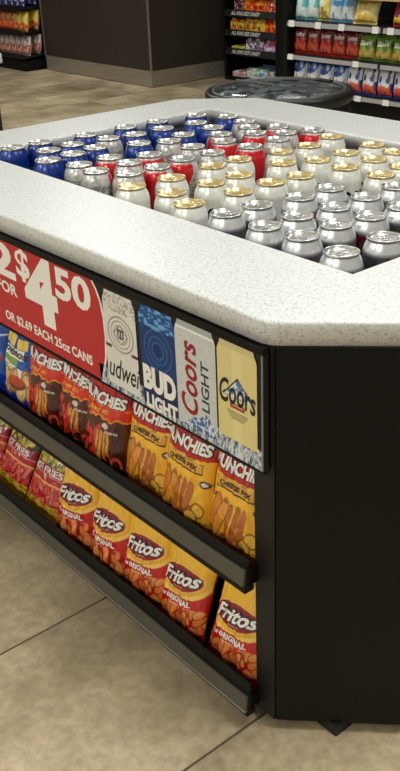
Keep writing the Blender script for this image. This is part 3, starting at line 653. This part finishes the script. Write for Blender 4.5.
# ------------------------------------------------------------------ tall cans
CH_, CR, LR = .185, .0385, .0315
H = CH_
prof_body = [(.0, .004), (.020, .002), (.026, 0), (.031, .003), (.0362, .012), (CR, .022), (CR, .04), (CR, .06), (CR, .075)] + [(CR, .075 + (H - .031 - .075) * k / 24) for k in range(1, 25)]
prof_neck = [(CR, H - .031), (.0383, H - .027), (.0374, H - .022), (.0355, H - .016), (.0330, H - .0105), (.0312, H - .0075), (.0305, H - .0055)]
prof_lid = [(.0305, H - .0055), (.0313, H - .0035), (LR + .0005, H - .0018), (LR + .0002, H - .0004), (LR - .0008, H), (LR - .002, H - .0012), (LR - .0035, H - .006), (LR - .0046, H - .0065), (LR - .0056, H - .005), (LR - .0075, H - .0045), (.012, H - .0043), (.0, H - .0043)]
def can_proto(name, bodyfn, lidm, bm_, neckcol, texts):
    root = bpy.data.objects.new(name, None); C.objects.link(root); root.empty_display_size = .02
    b = MB(); b.lathe(prof_body, 64, colfn=bodyfn); b.lathe(prof_neck, 64, colfn=neckcol)
    for (s, a0, a1, z0, z1, col, o) in texts:
        G, F = glyphs(s, o.get('shear', 0), o.get('bold', 0), 1, 2)
        if o.get('rot'): ta = a0 + (1 - G[:, 1]) * (a1 - a0); z = z0 + G[:, 0] * (z1 - z0)
        else: ta = a0 + G[:, 0] * (a1 - a0); z = z0 + G[:, 1] * (z1 - z0)
        rr = CR + .0003
        b.add(np.stack([rr * np.cos(ta), rr * np.sin(ta), z], -1), F, col, 0, True)
    b.build('body', bm_, root)
    ld = MB(); ld.lathe(prof_lid, 40); ld.build('lid', lidm, root)
    t = MB()   # ring-pull tab + rivet + pour-opening outline
    n = 18; zt = H - .0028
    outer = [(.004 + .0125 * math.cos(a), .0075 * math.sin(a)) for a in np.linspace(0, 2 * PI, n, endpoint=False)]
    inner = [(.0085 + .0055 * math.cos(a), .0045 * math.sin(a)) for a in np.linspace(0, 2 * PI, n, endpoint=False)]
    vs = [(x, y, zt) for x, y in outer] + [(x, y, zt) for x, y in inner] + [(x, y, zt - .0012) for x, y in outer] + [(x, y, zt - .0012) for x, y in inner]
    fs = []
    for i in range(n):
        j = (i + 1) % n
        fs += [(i, j, n + j, n + i), (2 * n + j, 2 * n + i, 3 * n + i, 3 * n + j), (i, 2 * n + i, 2 * n + j, j), (n + j, 3 * n + j, 3 * n + i, n + i)]
    t.add(vs, fs, smooth=False); t.lathe([(.0028, H - .0043), (.0026, H - .0022), (0, H - .002)], 12, center=(-.001, 0))
    t.build('pull_tab', lidm, root)
    op = MB(); op.lathe([(.0085, H - .0044), (.0088, H - .0036), (.0094, H - .0036), (.0097, H - .0044)], 24, center=(-.0125, 0)); op.build('pour_opening', lidm, root)
    return root
def wrapang(t): return (t + PI) % (2 * PI) - PI
def f_blue(t, z):
    c = np.zeros(t.shape + (3,)) + rgb(20, 54, 136); c = mixc(c, (vnoise(t * 3, z * 30, 2) > .6) * .5, rgb(32, 82, 170)); c = mixc(c, (np.abs(z - .125) < .0015), rgb(120, 160, 214)); return c
def f_bud(t, z):   # white scripted label on one side, red on the other
    a = np.abs(wrapang(t))
    c = np.zeros(t.shape + (3,)) + rgb(206, 203, 198)
    c = mixc(c, (vnoise(t * 9, z * 330, 3) > .54), rgb(142, 138, 134)); c = mixc(c, np.abs(np.sin(z * 520)) < .2, rgb(160, 156, 152))
    c = mixc(c, a > 1.75 - 12 * (z - .150), rgb(198, 26, 34)); c = mixc(c, (z < .095) * (a <= 1.75), rgb(226, 224, 220)); return c
def n_bud(t, z):
    a = np.abs(wrapang(t)); c = np.zeros(t.shape + (3,)) + rgb(206, 204, 201); c = mixc(c, (vnoise(t * 9, z * 330, 3) > .56), rgb(164, 160, 156))
    return mixc(c, (a > 1.6) * (z < H - .009), rgb(198, 26, 34))
def f_banq(t, z):
    c = np.zeros(t.shape + (3,)) + rgb(226, 225, 218); return c
def f_light(t, z):
    c = np.zeros(t.shape + (3,)) + rgb(112, 114, 119); c = mixc(c, (vnoise(t * 20, z * 260, 6) > .6) * (z < H - .04), rgb(92, 94, 100)); return c
CAN = {'b': can_proto('beer_can', f_blue, M['alu'], M['canprint'], lambda t, z: f_blue(t, z), [('BUD', -.9, .9, .085, .118, white, {'bold': .05}), ('LIGHT', -.9, .9, .045, .078, white, {'bold': .05}), ('BUD', 2.24, 4.04, .085, .118, white, {'bold': .05})]),
       'g': can_proto('beer_can', f_bud, M['alu'], M['canprint'], n_bud, [('Budweiser', -1.5, 1.5, .055, .088, rgb(24, 22, 26), {'shear': .3, 'bold': .01})]),
       'o': can_proto('beer_can', f_banq, M['gold'], M['canprint'], lambda t, z: f_banq(t, z), [('COORS', -1.2, 1.2, .100, .137, rgb(26, 24, 26), {'bold': .03}), ('COORS', 1.94, 4.34, .100, .137, rgb(26, 24, 26), {'bold': .03})]),
       's': can_proto('beer_can', f_light, M['alu'], M['silverprint'], lambda t, z: mixc(np.zeros(t.shape + (3,)) + rgb(220, 221, 224), sstep(H - .024, H - .029, z), rgb(112, 114, 119)), [('Coors', -.55, .25, .05, .156, rgb(166, 24, 38), {'shear': .2, 'bold': .03, 'rot': True}), ('LIGHT', .38, .72, .06, .138, rgb(70, 72, 78), {'bold': .02, 'rot': True}), ('Coors', 2.6, 3.4, .05, .156, rgb(166, 24, 38), {'shear': .2, 'bold': .03, 'rot': True})])}
CANS = '''b -2.180 1.161;b -2.176 1.242;b -2.079 1.208;b -1.987 1.150;b -2.091 1.287;b -1.999 1.229;b -2.162 1.376;b -2.014 1.307;g -1.890 1.177;g -1.810 1.170;g -2.081 1.393;b -2.163 1.509;b -2.065 1.471;b -1.968 1.411;b -2.158 1.617;b -2.069 1.567;b -1.961 1.553;g -1.930 1.480;g -1.833 1.480;b -2.056 1.676;b -2.141 1.746;r -1.846 1.352;r -1.897 1.268;g -1.816 1.269;r -1.733 1.291;r -1.751 1.381;g -1.734 1.208;o -1.635 1.145;o -1.628 1.250;o -1.529 1.172;o -1.439 1.146;b -2.058 1.795;g -1.967 1.779;b -1.973 1.666;g -1.901 1.735;r -1.833 1.694;r -1.844 1.791;g -1.775 1.749;g -1.734 1.681;r -1.893 1.624;r -1.821 1.574;r -1.728 1.579;r -1.741 1.820;g -1.745 1.470;o -1.644 1.384;o -1.646 1.468;o -1.536 1.369;o -1.431 1.273;o -1.529 1.282;o -1.626 1.588;o -1.544 1.513;o -1.436 1.373;o -1.430 1.456;o -1.651 1.792;o -1.511 1.791;o -1.422 1.769;o -1.502 1.684;o -1.623 1.682;o -1.504 1.588;o -1.409 1.678;o -1.408 1.577;o -1.304 1.579;s -1.312 1.425;s -1.212 1.425;s -1.219 1.527;s -1.332 1.153;s -1.329 1.233;s -1.217 1.148;s -1.125 1.153;s -1.017 1.138;s -1.016 1.249;s -1.219 1.235;s -1.309 1.333;s -1.208 1.328;s -1.129 1.245;s -1.119 1.329;s -1.115 1.420;o -1.320 1.672'''
cans = []
for s in CANS.split(';'):
    k, x, y = s.split(); cans.append((k, float(x), float(y)))
FAM = {'b': ('b',), 'x': ('g', 'r'), 'o': ('o',), 's': ('s',)}
edges = {'b': (-2.12, -2.035), 'x': (-1.865, -1.785), 'o': (-1.58, -1.47, -1.36), 's': (-1.26, -1.17, -1.07)}
ORD = ['first', 'second', 'third', 'fourth', 'fifth', 'sixth', 'seventh', 'eighth', 'ninth', 'tenth']
def can_label(k, col, row, ncol):
    cname = {3: ['left', 'middle', 'right'], 4: ['first', 'second', 'third', 'fourth']}[ncol][col]
    suf = ' from the left' if ncol == 4 else ''
    adj = {'b': 'blue tall beer can', 'g': 'grey-patterned beer can', 'r': 'red-shouldered beer can', 'o': 'white gold-lidded beer can', 's': 'silver beer can'}[k]
    band = {'b': 'blue', 'g': 'red-grey', 'r': 'red-grey', 'o': 'gold-lidded', 's': 'silver'}[k]
    return '%s, %s from the front in the %s %s line%s' % (adj, ORD[row], cname, band, suf)
used = set()
for fam, kinds in FAM.items():
    mem = [c for c in cans if c[0] in kinds]; ed = edges[fam]; cols = [[] for _ in range(len(ed) + 1)]
    for c in mem: cols[sum(c[1] > e for e in ed)].append(c)
    for ci, col in enumerate(cols):
        for ri, (k, x, y) in enumerate(sorted(col, key=lambda c: c[2])):
            key = {'r': 'g'}.get(k, k); pr = CAN[key]
            face = -.85          # the direction (in plan) that faces the aisle corner
            a = face + (rng.uniform(-.5, .5) if k in 'gs' else (PI + rng.uniform(-.7, .7)) if k == 'r' else rng.uniform(-1.2, 1.2))
            if k == 's': a += rng.choice((0, .5, -.5))
            loc = (x, y, .6482); lab = can_label(k, ci, ri, len(ed) + 1)
            grp = {'b': 'blue beer cans in the well', 'g': 'red and grey beer cans in the well', 'r': 'red and grey beer cans in the well', 'o': 'gold-lidded beer cans in the well', 's': 'silver beer cans in the well'}[k]
            if key not in used:
                used.add(key); pr.location = loc; pr.rotation_euler = (0, 0, a); tag(pr, lab, 'beer can', grp)
            else:
                o = dup(pr, loc, (0, 0, a), lab, grp); o['category'] = 'beer can'

# ------------------------------------------------------------------ round drinks barrel behind the island
def barrel():
    cx, cy, r = -2.85, 2.77, .302
    t = thing('barrel_cooler', 'round black barrel cooler with clear lid, standing behind the counter', 'cooler', (cx, cy, 0))
    b = MB(); b.lathe([(0, .0), (.22, 0), (.235, .02), (.262, .2), (.285, .45), (.297, .62), (.297, .66), (.2785, .66), (.2785, .50), (0, .50)], 64); b.build('body', M['rubber'], t)
    q = MB(); q.lathe([(.297, .655), (.305, .662), (.306, .69), (.302, .70), (.284, .701), (.280, .695), (.280, .66), (.297, .655)], 72); q.build('rim', M['rubber'], t)
    q = MB(); q.lathe([(.2785, .690), (.2785, .703), (.276, .706), (.268, .706), (.265, .702), (.265, .690)], 72); rim = q.build('lid_frame', M['greyrim'], t)
    q = MB(); q.lathe([(.2645, .694), (.2645, .7015), (.18, .707), (.10, .710), (0, .711)], 64); q.build('lid_glass', M['glass'], t)
    q = MB(); q.box((-.262, -.005, .7105), (.262, .005, .7145)); bevel(q.build('lid_bar', M['greyrim'], t), .002)
    q = MB(); q.box((.02, .19, .7085), (.10, .222, .719)); bevel(q.build('lid_handle', M['rubber'], t), .004); 
    q = MB(); q.lathe([(.277, .610), (.277, .6145), (0, .6145), (0, .610)], 48); q.build('inner_tray', M['lip'], t)  # added pale deck, lightens the dark barrel to match the lid's grey reflection
    # packs of ice and bottles seen through the lid
    rr = random.Random(3)
    ice = MB()
    for k in range(70):
        a = rr.uniform(0, 6.28); d = .22 * math.sqrt(rr.random()); s = rr.uniform(.014, .026); x, y = d * math.cos(a), d * math.sin(a); z = .615 + rr.uniform(0, .04)
        ice.box((x - s, y - s, .615), (x + s, y + s, z + s))
    o = ice.build('ice', mat('crushed_ice', rgb(150, 158, 160), .2, 0, .5, noise=(30, .2, (1, 1, 1))), t); o['kind'] = 'stuff'
barrel()

# ------------------------------------------------------------------ far left counter end
q = thing('side_counter', 'white topped dark counter end at the left picture edge', 'counter', (-4.02, 2.15, 0))
bevel(MB().box((-1.2, -1.0, .775), (0, 0, .82)).build('worktop', M['quartz'], q), .006)
MB().box((-1.17, -.97, 0), (-.03, -.03, .7745)).build('carcass', M['brown'], q)

# ------------------------------------------------------------------ dark service counter
sv = thing('service_counter', 'tall dark brown boxed counter with a brushed steel kick plate', 'service counter', (-6.84, 5.09, 0))
MB().box((-1.765, .006, .142), (-.006, 1.4, 1.15)).build('cabinet_panel', M['brown'], sv)
k = MB(); k.box((-1.765, 0, .006), (0, .02, .14)); k.box((-.02, .02, .006), (0, 1.4, .14)); k.box((-1.765, .02, 0), (-.02, 1.38, .006)); k.build('kick_plate', M['kick'], sv)
MB().box((-.012, -.003, .142), (.003, .012, 1.15)).build('corner_trim', M['trim'], sv)
MB().box((-1.778, -.003, .14), (-1.7655, .012, 1.15)).build('corner_trim', M['trim'], sv)
bevel(MB().box((-1.78, -.03, 1.1505), (.03, 1.4, 1.19)).build('worktop', M['brown'], sv), .004)

# ------------------------------------------------------------------ generic small pouches for far shelves
def small_pouch(name, w, h, t, main, art, seed, label_txt=None, tcol=white, tv=(.55, .72)):
    r = bpy.data.objects.new(name, None); C.objects.link(r); r.empty_display_size = .02
    tx = [(label_txt, -.75, .75, tv[0], tv[1], tcol, {'shear': .2, 'bold': .03, 'slope': .03})] if label_txt else ()
    bag_mesh(r, w, h, t, art, main, tx, seed, nu=30, nv=44, seal=.014, crease=.003, topcol=main, botcol=main)
    return r
def art2(c0, c1, c2, sd, split=.45, blob=None):
    def f(U, V):
        c = np.zeros(U.shape + (3,)) + np.asarray(c0)
        c = mixc(c, V < split + .05 * np.sin(U * 3 + sd), c1)
        c = mixc(c, (vnoise(U * 3 + sd, V * 5, sd) > .62), c2)
        if blob is not None:
            for k in range(5): c = mixc(c, ell(U, V, -.7 + .35 * k, .22 + .05 * math.sin(k * 2.4 + sd), .26, .09, k), blob)
        return c
    return f
def row(proto, xs, y, z, lean, labels, cat, group, yj=.006):
    for i, (x, lab) in enumerate(zip(xs, labels)):
        e = (Matrix.Rotation(rng.uniform(-.08, .08), 3, 'Z') @ Matrix.Rotation(-lean, 3, 'X')).to_euler()
        loc = (x, y + rng.uniform(0, yj), z)
        if i == 0 and not proto.get('label'): proto.location = loc; proto.rotation_euler = e; tag(proto, lab, cat, group)
        else:
            o = dup(proto, loc, e, lab, group); o['category'] = cat

# ------------------------------------------------------------------ right snack rack
RX0, RX1, RY = -5.10, -3.55, 5.05
rk = thing('snack_rack', 'long black snack rack with silver price rails at the back right', 'shelf rack', (RX0, RY, 0))
MB().box((-.055, -.01, 0), (0, .5, 1.05)).build('end_panel', M['black'], rk)
MB().box((RX1 - RX0, -.01, 0), (RX1 - RX0 + .05, .5, 1.05)).build('end_panel', M['black'], rk)
MB().box((0, .48, 0), (RX1 - RX0, .5, 1.05)).build('back_panel', M['black'], rk)
MB().box((0, .02, 0), (RX1 - RX0, .48, .165)).build('base', M['black'], rk)
def rack_shelf(z, zl0, zl1, tags, gap=None, wood=False, x0=0):
    s = MB().box((x0, .0, z - .02), (RX1 - RX0, .48, z)).build('shelf', M['wood'] if wood else M['shelf'], rk)
    pieces = [(x0, RX1 - RX0)] if gap is None else [(x0, gap), (gap + .025, RX1 - RX0)]
    for a, b in pieces: MB().extrude_x([(-.012, zl0), (-.001, zl0), (-.001, zl1), (-.006, zl1)], a, b).build('price_rail', M['wood'] if wood else M['lip'], s)
    for tx in tags:
        tg = MB(); tg.extrude_x([(-.0165, zl0 - .004), (-.0135, zl0 - .004), (-.0085, zl1 + .006), (-.0115, zl1 + .006)], tx, tx + .055); tg.build('price_tag', M['white'], s)
    return s
rack_shelf(.655, .618, .65, (.02, .28, .50, .80, .93), gap=.865)
rack_shelf(.425, .392, .42, (.01, .64, 1.25), gap=.855)
rack_shelf(.20, .168, .195, (.67, .92, 1.2))
sh4 = rack_shelf(.86, .815, .85, (), wood=True, x0=.50)
teal = small_pouch('chip_bag', .118, .21, .07, rgb(92, 186, 196), art2(rgb(96, 190, 200), rgb(206, 216, 214), rgb(214, 230, 230), 2, .42), 51)
row(teal, [RX0 + .062 + .112 * k for k in range(2)], RY + .07, .656, .12, ['teal and white chip bag next to the rack end panel', 'second teal and white chip bag from the rack end panel'], 'chip bag', 'chip bags on the top rail')
cream_ = small_pouch('chip_bag', .118, .20, .07, rgb(190, 180, 120), art2(rgb(214, 218, 190), rgb(150, 130, 84), rgb(226, 204, 96), 5, .5), 52)
row(cream_, [RX0 + .062 + .112 * 2], RY + .07, .656, .12, ['pale yellow and brown chip bag between teal and blue bags'], 'chip bag', 'chip bags on the top rail')
lblue = small_pouch('chip_bag', .118, .205, .07, rgb(120, 180, 220), art2(rgb(126, 190, 226), rgb(214, 222, 226), rgb(60, 120, 180), 7, .5), 53)
row(lblue, [RX0 + .062 + .112 * k for k in (3, 4)], RY + .07, .656, .12, ['light blue chip bag next to the pale yellow and brown bag', 'light blue chip bag next to the leaning yellow bag'], 'chip bag', 'chip bags on the top rail')
yel = small_pouch('snack_bag', .20, .155, .09, rgb(226, 204, 110), art2(rgb(232, 212, 124), rgb(220, 186, 90), rgb(240, 226, 160), 9, .4), 54)
row(yel, [RX0 + .672], RY + .06, .656, .3, ['plump plain yellow bag leaning on the top shelf before a dark gap'], 'snack bag', None)
red3 = small_pouch('snack_bag', .17, .17, .08, rgb(190, 40, 60), art2(rgb(186, 44, 60), rgb(236, 196, 60), rgb(120, 40, 70), 12, .42), 55)
row(red3, [RX0 + .995, RX0 + 1.165], RY + .06, .656, .15, ['red and yellow bag past the dark gap, top shelf', 'red and yellow bag at the cut-off end, top shelf'], 'snack bag', 'red and yellow bags on the top shelf')
redb = small_pouch('chip_bag', .128, .195, .07, rgb(176, 34, 28), art2(rgb(96, 20, 20), rgb(150, 34, 26), rgb(120, 24, 22), 14, .62, rgb(186, 76, 44)), 56, 'Doritos', rgb(230, 222, 214), (.6, .78))
row(redb, [RX0 + .070 + .125 * k for k in range(5)], RY + .06, .426, .12, ['red chip bag nearest the end panel, middle shelf', 'second red chip bag from the end panel, middle shelf', 'third red chip bag from the end panel, middle shelf', 'fourth red chip bag from the end panel, middle shelf', 'red chip bag touching the first green bag'], 'chip bag', 'red chip bags on the middle shelf')
grn = small_pouch('chip_bag', .145, .19, .07, rgb(86, 120, 44), art2(rgb(80, 116, 40), rgb(150, 140, 60), rgb(108, 146, 56), 16, .4, rgb(196, 160, 84)), 57, 'Sun', rgb(232, 232, 214), (.5, .7))
row(grn, [RX0 + .70 + .146 * k for k in range(3)], RY + .06, .426, .12, ['green chip bag touching the last red bag', 'middle green chip bag on the middle shelf', 'green chip bag at the cut-off end, middle shelf'], 'chip bag', 'green chip bags on the middle shelf')
blu = small_pouch('cookie_bag', .132, .185, .07, rgb(36, 86, 170), art2(rgb(40, 94, 182), rgb(222, 214, 204), rgb(200, 214, 232), 18, .55, rgb(190, 136, 84)), 58)
row(blu, [RX0 + .068 + .132 * k for k in range(4)], RY + .06, .201, .12, ['blue cookie bag nearest the end panel, bottom shelf', 'second blue cookie bag from the end panel, bottom shelf', 'third blue cookie bag from the end panel, bottom shelf', 'blue cookie bag touching the first white and red bag'], 'cookie bag', 'blue cookie bags on the bottom shelf')
wr = small_pouch('cookie_bag', .136, .195, .07, rgb(40, 70, 150), art2(rgb(226, 228, 236), rgb(198, 44, 40), rgb(36, 64, 140), 20, .30, rgb(206, 100, 70)), 59)
row(wr, [RX0 + .60 + .136 * k for k in range(4)], RY + .055, .201, .12, ['white and red cookie bag touching the last blue one', 'second white and red cookie bag from the blue ones', 'third white and red cookie bag from the blue ones', 'white and red cookie bag at the cut-off end'], 'cookie bag', 'white and red cookie bags on the bottom shelf')

# ------------------------------------------------------------------ candy rack (black, three lettered shelves)
KX0, KX1, KY = -6.665, -5.965, 5.817
ck = thing('candy_rack', 'narrow black candy rack with lettered white-on-black shelf fronts', 'shelf rack', (KX0, KY, 0))
W = KX1 - KX0
MB().box((-.03, 0, 0), (0, .45, 1.0)).build('side_panel', M['black'], ck)
MB().box((W, -.06, 0), (W + .10, .45, 1.0)).build('side_panel', M['black'], ck)
MB().box((0, .43, 0), (W, .45, 1.0)).build('back_panel', M['black'], ck)
MB().box((0, .0, 0), (W, .43, .035)).build('base', M['black'], ck)
for z in (.255, .412, .575, .74):
    s = MB().box((0, .01, z - .012), (W, .43, z)).build('shelf', M['shelf'], ck)
    b = MB(); b.extrude_x([(-.02, z - .03), (-.012, z - .03), (.008, z + .025), (.0, z + .025)], 0, W, rgb(26, 25, 24))
    G, F = glyphs('ALL KING SIZE CANDY', .15, .02, 1, 0)
    x = .09 + G[:, 0] * .37; zz = G[:, 1] * .030 - .016; b.add(np.stack([x, -.0105 - .0006 + (zz) * .3636 - .0002, z + zz], -1), F, rgb(214, 210, 204))
    x = .50 + G[:, 0] * .18; zz = G[:, 1] * .022 - .012; b.add(np.stack([x, -.0105 - .0006 + (zz) * .3636 - .0002, z + zz], -1), F, rgb(196, 150, 140)) if False else None
    b.build('shelf_front', M['card'], s)
def cbox(name, x0, x1, z0, z1, dep, cols, label, seed, opened=True):
    cx = (x0 + x1) / 2; t = thing(name, label, 'candy box', (KX0 + cx, KY + .03, z0), (0, 0, rng.uniform(-.02, .02)))
    w2 = (x1 - x0) / 2; h = z1 - z0; b = MB()
    n, m = 26, 14
    U, V = np.meshgrid(np.linspace(-1, 1, n), np.linspace(0, 1, m))
    c = np.zeros(U.shape + (3,)) + cols[0]; c = mixc(c, vnoise(U * 3 + seed, V * 3, seed) > .52, cols[1]); c = mixc(c, vnoise(U * 6 + seed, V * 5, seed + 4) > .68, cols[2]); c = mixc(c, (np.abs(V - .5) < .16) * (vnoise(U * 8, V * 2, seed + 2) > .5) * (np.abs(U) < .7), cols[3])
    P = np.stack([U * w2, np.zeros_like(U) - .0005, V * h * .72], -1).reshape(-1, 3)
    b.add(P, [(j * n + i, j * n + i + 1, (j + 1) * n + i + 1, (j + 1) * n + i) for j in range(m - 1) for i in range(n - 1)], c.reshape(-1, 3))
    b.box((-w2, 0, 0), (w2, .006, h * .72), cols[0]); b.box((-w2, 0, 0), (-w2 + .004, dep, h * .8), cols[0]); b.box((w2 - .004, 0, 0), (w2, dep, h * .8), cols[0]); b.box((-w2, 0, 0), (w2, dep, .004), cols[0]); b.box((-w2, dep - .004, 0), (w2, dep, h), cols[1])
    b.build('tray', M['card'], t)
    k = max(2, int(w2 * 2 / .05))
    for i in range(k):
        xx = -w2 + .008 + (2 * w2 - .016) * (i + .5) / k; hw = (2 * w2 - .016) / k * .45
        o = bevel(MB().box((xx - hw, .012, .006), (xx + hw, dep - .008, h * (.84 + .1 * rng.random())), cols[2 if i % 2 else 1]).build('candy_bar', M['card'], t), .004)
br = rgb
cbox('candy_box', .085, .205, .576, .70, .25, [br(92, 30, 40), br(150, 70, 90), br(200, 190, 190), br(60, 20, 40)], 'dark maroon candy box, upper row, left of the orange box', 1)
cbox('candy_box', .215, .50, .576, .72, .25, [br(226, 100, 30), br(200, 60, 24), br(240, 150, 60), br(150, 40, 20)], 'wide orange candy box in the upper row', 2)
cbox('candy_box', .51, .69, .576, .72, .25, [br(206, 54, 34), br(232, 110, 60), br(240, 210, 190), br(140, 20, 24)], 'red and white candy box in the upper row', 3)
cbox('candy_box', .03, .21, .413, .535, .25, [br(206, 150, 54), br(232, 190, 80), br(196, 60, 40), br(120, 60, 30)], 'gold and red candy box at the left of the middle row', 4)
cbox('candy_box', .22, .48, .413, .545, .25, [br(176, 104, 44), br(226, 180, 60), br(240, 206, 80), br(110, 50, 30)], 'brown and gold candy box in the centre of the middle row', 5)
cbox('candy_box', .49, .69, .413, .545, .25, [br(226, 90, 30), br(206, 50, 30), br(240, 150, 50), br(150, 30, 24)], 'orange candy box at the right of the middle row', 6)
cbox('candy_box', .04, .22, .256, .30, .25, [br(206, 200, 90), br(230, 220, 130), br(160, 170, 60), br(90, 120, 60)], 'low yellow candy tray on the lowest lettered shelf', 7)
cbox('candy_box', .235, .46, .256, .385, .25, [br(150, 140, 160), br(226, 222, 226), br(110, 70, 140), br(70, 50, 90)], 'grey and white candy box on the lowest lettered shelf', 8)
cbox('candy_box', .47, .69, .256, .375, .25, [br(130, 80, 160), br(206, 180, 216), br(220, 110, 50), br(226, 210, 226)], 'purple and orange candy box on the lowest lettered shelf', 9)
cbox('candy_box', .05, .225, .036, .085, .2, [br(214, 180, 184), br(236, 222, 222), br(200, 90, 110), br(180, 60, 90)], 'small pink and white candy tray on the rack base', 10)
cbox('candy_box', .24, .50, .036, .125, .2, [br(220, 224, 220), br(120, 170, 206), br(232, 220, 120), br(70, 120, 170)], 'white and pale blue candy box on the rack base', 11)
cbox('candy_box', .51, .69, .036, .11, .2, [br(160, 160, 160), br(206, 206, 200), br(90, 90, 100), br(120, 50, 50)], 'grey candy tray on the rack base', 12)

# ------------------------------------------------------------------ left chip rack
lk = thing('chip_rack', 'black chip rack with sloped shelves at the far left, beside the dark counter', 'shelf rack', (-8.65, 4.90, 0))
MB().box((-.012, .26, 0), (.012, .45, 1.3)).build('side_panel', M['black'], lk)
MB().box((-1.2, .43, 0), (-.012, .45, 1.3)).build('back_panel', M['black'], lk)
MB().box((-1.2, -.02, 0), (-.012, .43, .10)).build('base', M['black'], lk)
for z in (.135, .36, .585):
    s = MB().extrude_x([(-.02, z - .015), (.43, z + .02), (.43, z + .03), (-.02, z)], -1.2, -.0125).build('shelf', M['shelf'], lk)
    MB().box((-1.2, -.032, z - .022), (-.0125, -.0205, z + .03)).build('shelf_lip', M['shelf'], s)
pur = small_pouch('chip_bag', .125, .19, .07, rgb(60, 50, 130), art2(rgb(66, 56, 140), rgb(40, 44, 110), rgb(190, 180, 216), 24, .4), 61)
row(pur, [-8.735 - .125 * k for k in range(5)], 4.945, .592, .15, ['purple chip bag at the rack end by the dark counter', 'second purple chip bag from the rack end', 'third purple chip bag from the rack end', 'fourth purple chip bag from the rack end', 'purple chip bag at the picture edge'], 'chip bag', 'purple chip bags in the far left rack')
yb = small_pouch('chip_bag', .115, .19, .07, rgb(226, 180, 50), art2(rgb(228, 190, 60), rgb(206, 90, 44), rgb(240, 210, 110), 26, .4), 62)
row(yb, [-8.725, -8.835], 4.945, .367, .15, ['yellow and orange chip bag at the rack end', 'yellow and orange chip bag next to the red and orange ones'], 'chip bag', 'yellow chip bags in the far left rack')
ob = small_pouch('chip_bag', .115, .185, .07, rgb(206, 80, 44), art2(rgb(196, 150, 90), rgb(206, 70, 44), rgb(230, 130, 70), 28, .6), 63)
row(ob, [-8.945 - .112 * k for k in range(4)], 4.945, .367, .15, ['red and orange chip bag touching the yellow ones', 'second red and orange chip bag from the yellow ones', 'third red and orange chip bag from the yellow ones', 'red and orange chip bag at the picture edge'], 'chip bag', 'red and orange chip bags in the far left rack')
wb = small_pouch('chip_bag', .12, .19, .07, rgb(214, 200, 196), art2(rgb(226, 216, 210), rgb(186, 70, 66), rgb(150, 120, 110), 30, .5, rgb(226, 170, 140)), 64)
row(wb, [-8.73 - .118 * k for k in range(5)], 4.945, .142, .15, ['white and red chip bag at the lower rack end', 'second white and red chip bag from the rack end', 'third white and red chip bag from the rack end', 'fourth white and red chip bag from the rack end', 'white and red chip bag at the picture edge'], 'chip bag', 'white and red chip bags in the far left rack')

for nm, n, w_, z in (('purple', pur, .125, .602), ('yellow and orange', yb, .115, .377), ('white and red', wb, .12, .152)):
    for k in range(2):
        o = dup(n, (-8.735 - (w_ - .004) * k, 5.075, z), (-R(9), 0, rng.uniform(-.05, .05)), '%s chip bag in the rear row, %s the rack end' % (nm, ['at', 'second from'][k]), nm + ' chip bags in the rear row'); o['category'] = 'chip bag'

# ------------------------------------------------------------------ camera + look
cam = bpy.data.cameras.new('camera'); co = bpy.data.objects.new('camera', cam); C.objects.link(co)
f_, px, py = 924.808, 209.421, 390.104
cam.sensor_fit = 'HORIZONTAL'; cam.sensor_width = 36; cam.lens = 36 * f_ / 400
cam.shift_x = (200 - px) / 400; cam.shift_y = (py - 385.5) / 400; cam.clip_start = .02
rv, uv, fv = (Vector((.64716341, .7616527, -.03262936)), Vector((-.32975516, .31826386, .88880237)), Vector((-.68734347, .56444068, -.45712763)))
mw = Matrix((( rv.x, uv.x, -fv.x, 0), (rv.y, uv.y, -fv.y, 0), (rv.z, uv.z, -fv.z, 1.35), (0, 0, 0, 1)))
co.matrix_world = mw
sc.camera = co
w = bpy.data.worlds.new('world'); sc.world = w; w.use_nodes = True
w.node_tree.nodes['Background'].inputs['Color'].default_value = (.9, .95, 1, 1); w.node_tree.nodes['Background'].inputs['Strength'].default_value = .15
sc.view_settings.view_transform = 'Standard'; sc.view_settings.look = 'None'; sc.view_settings.gamma = 1; sc.view_settings.exposure = 0
sc.view_settings.use_curve_mapping = False
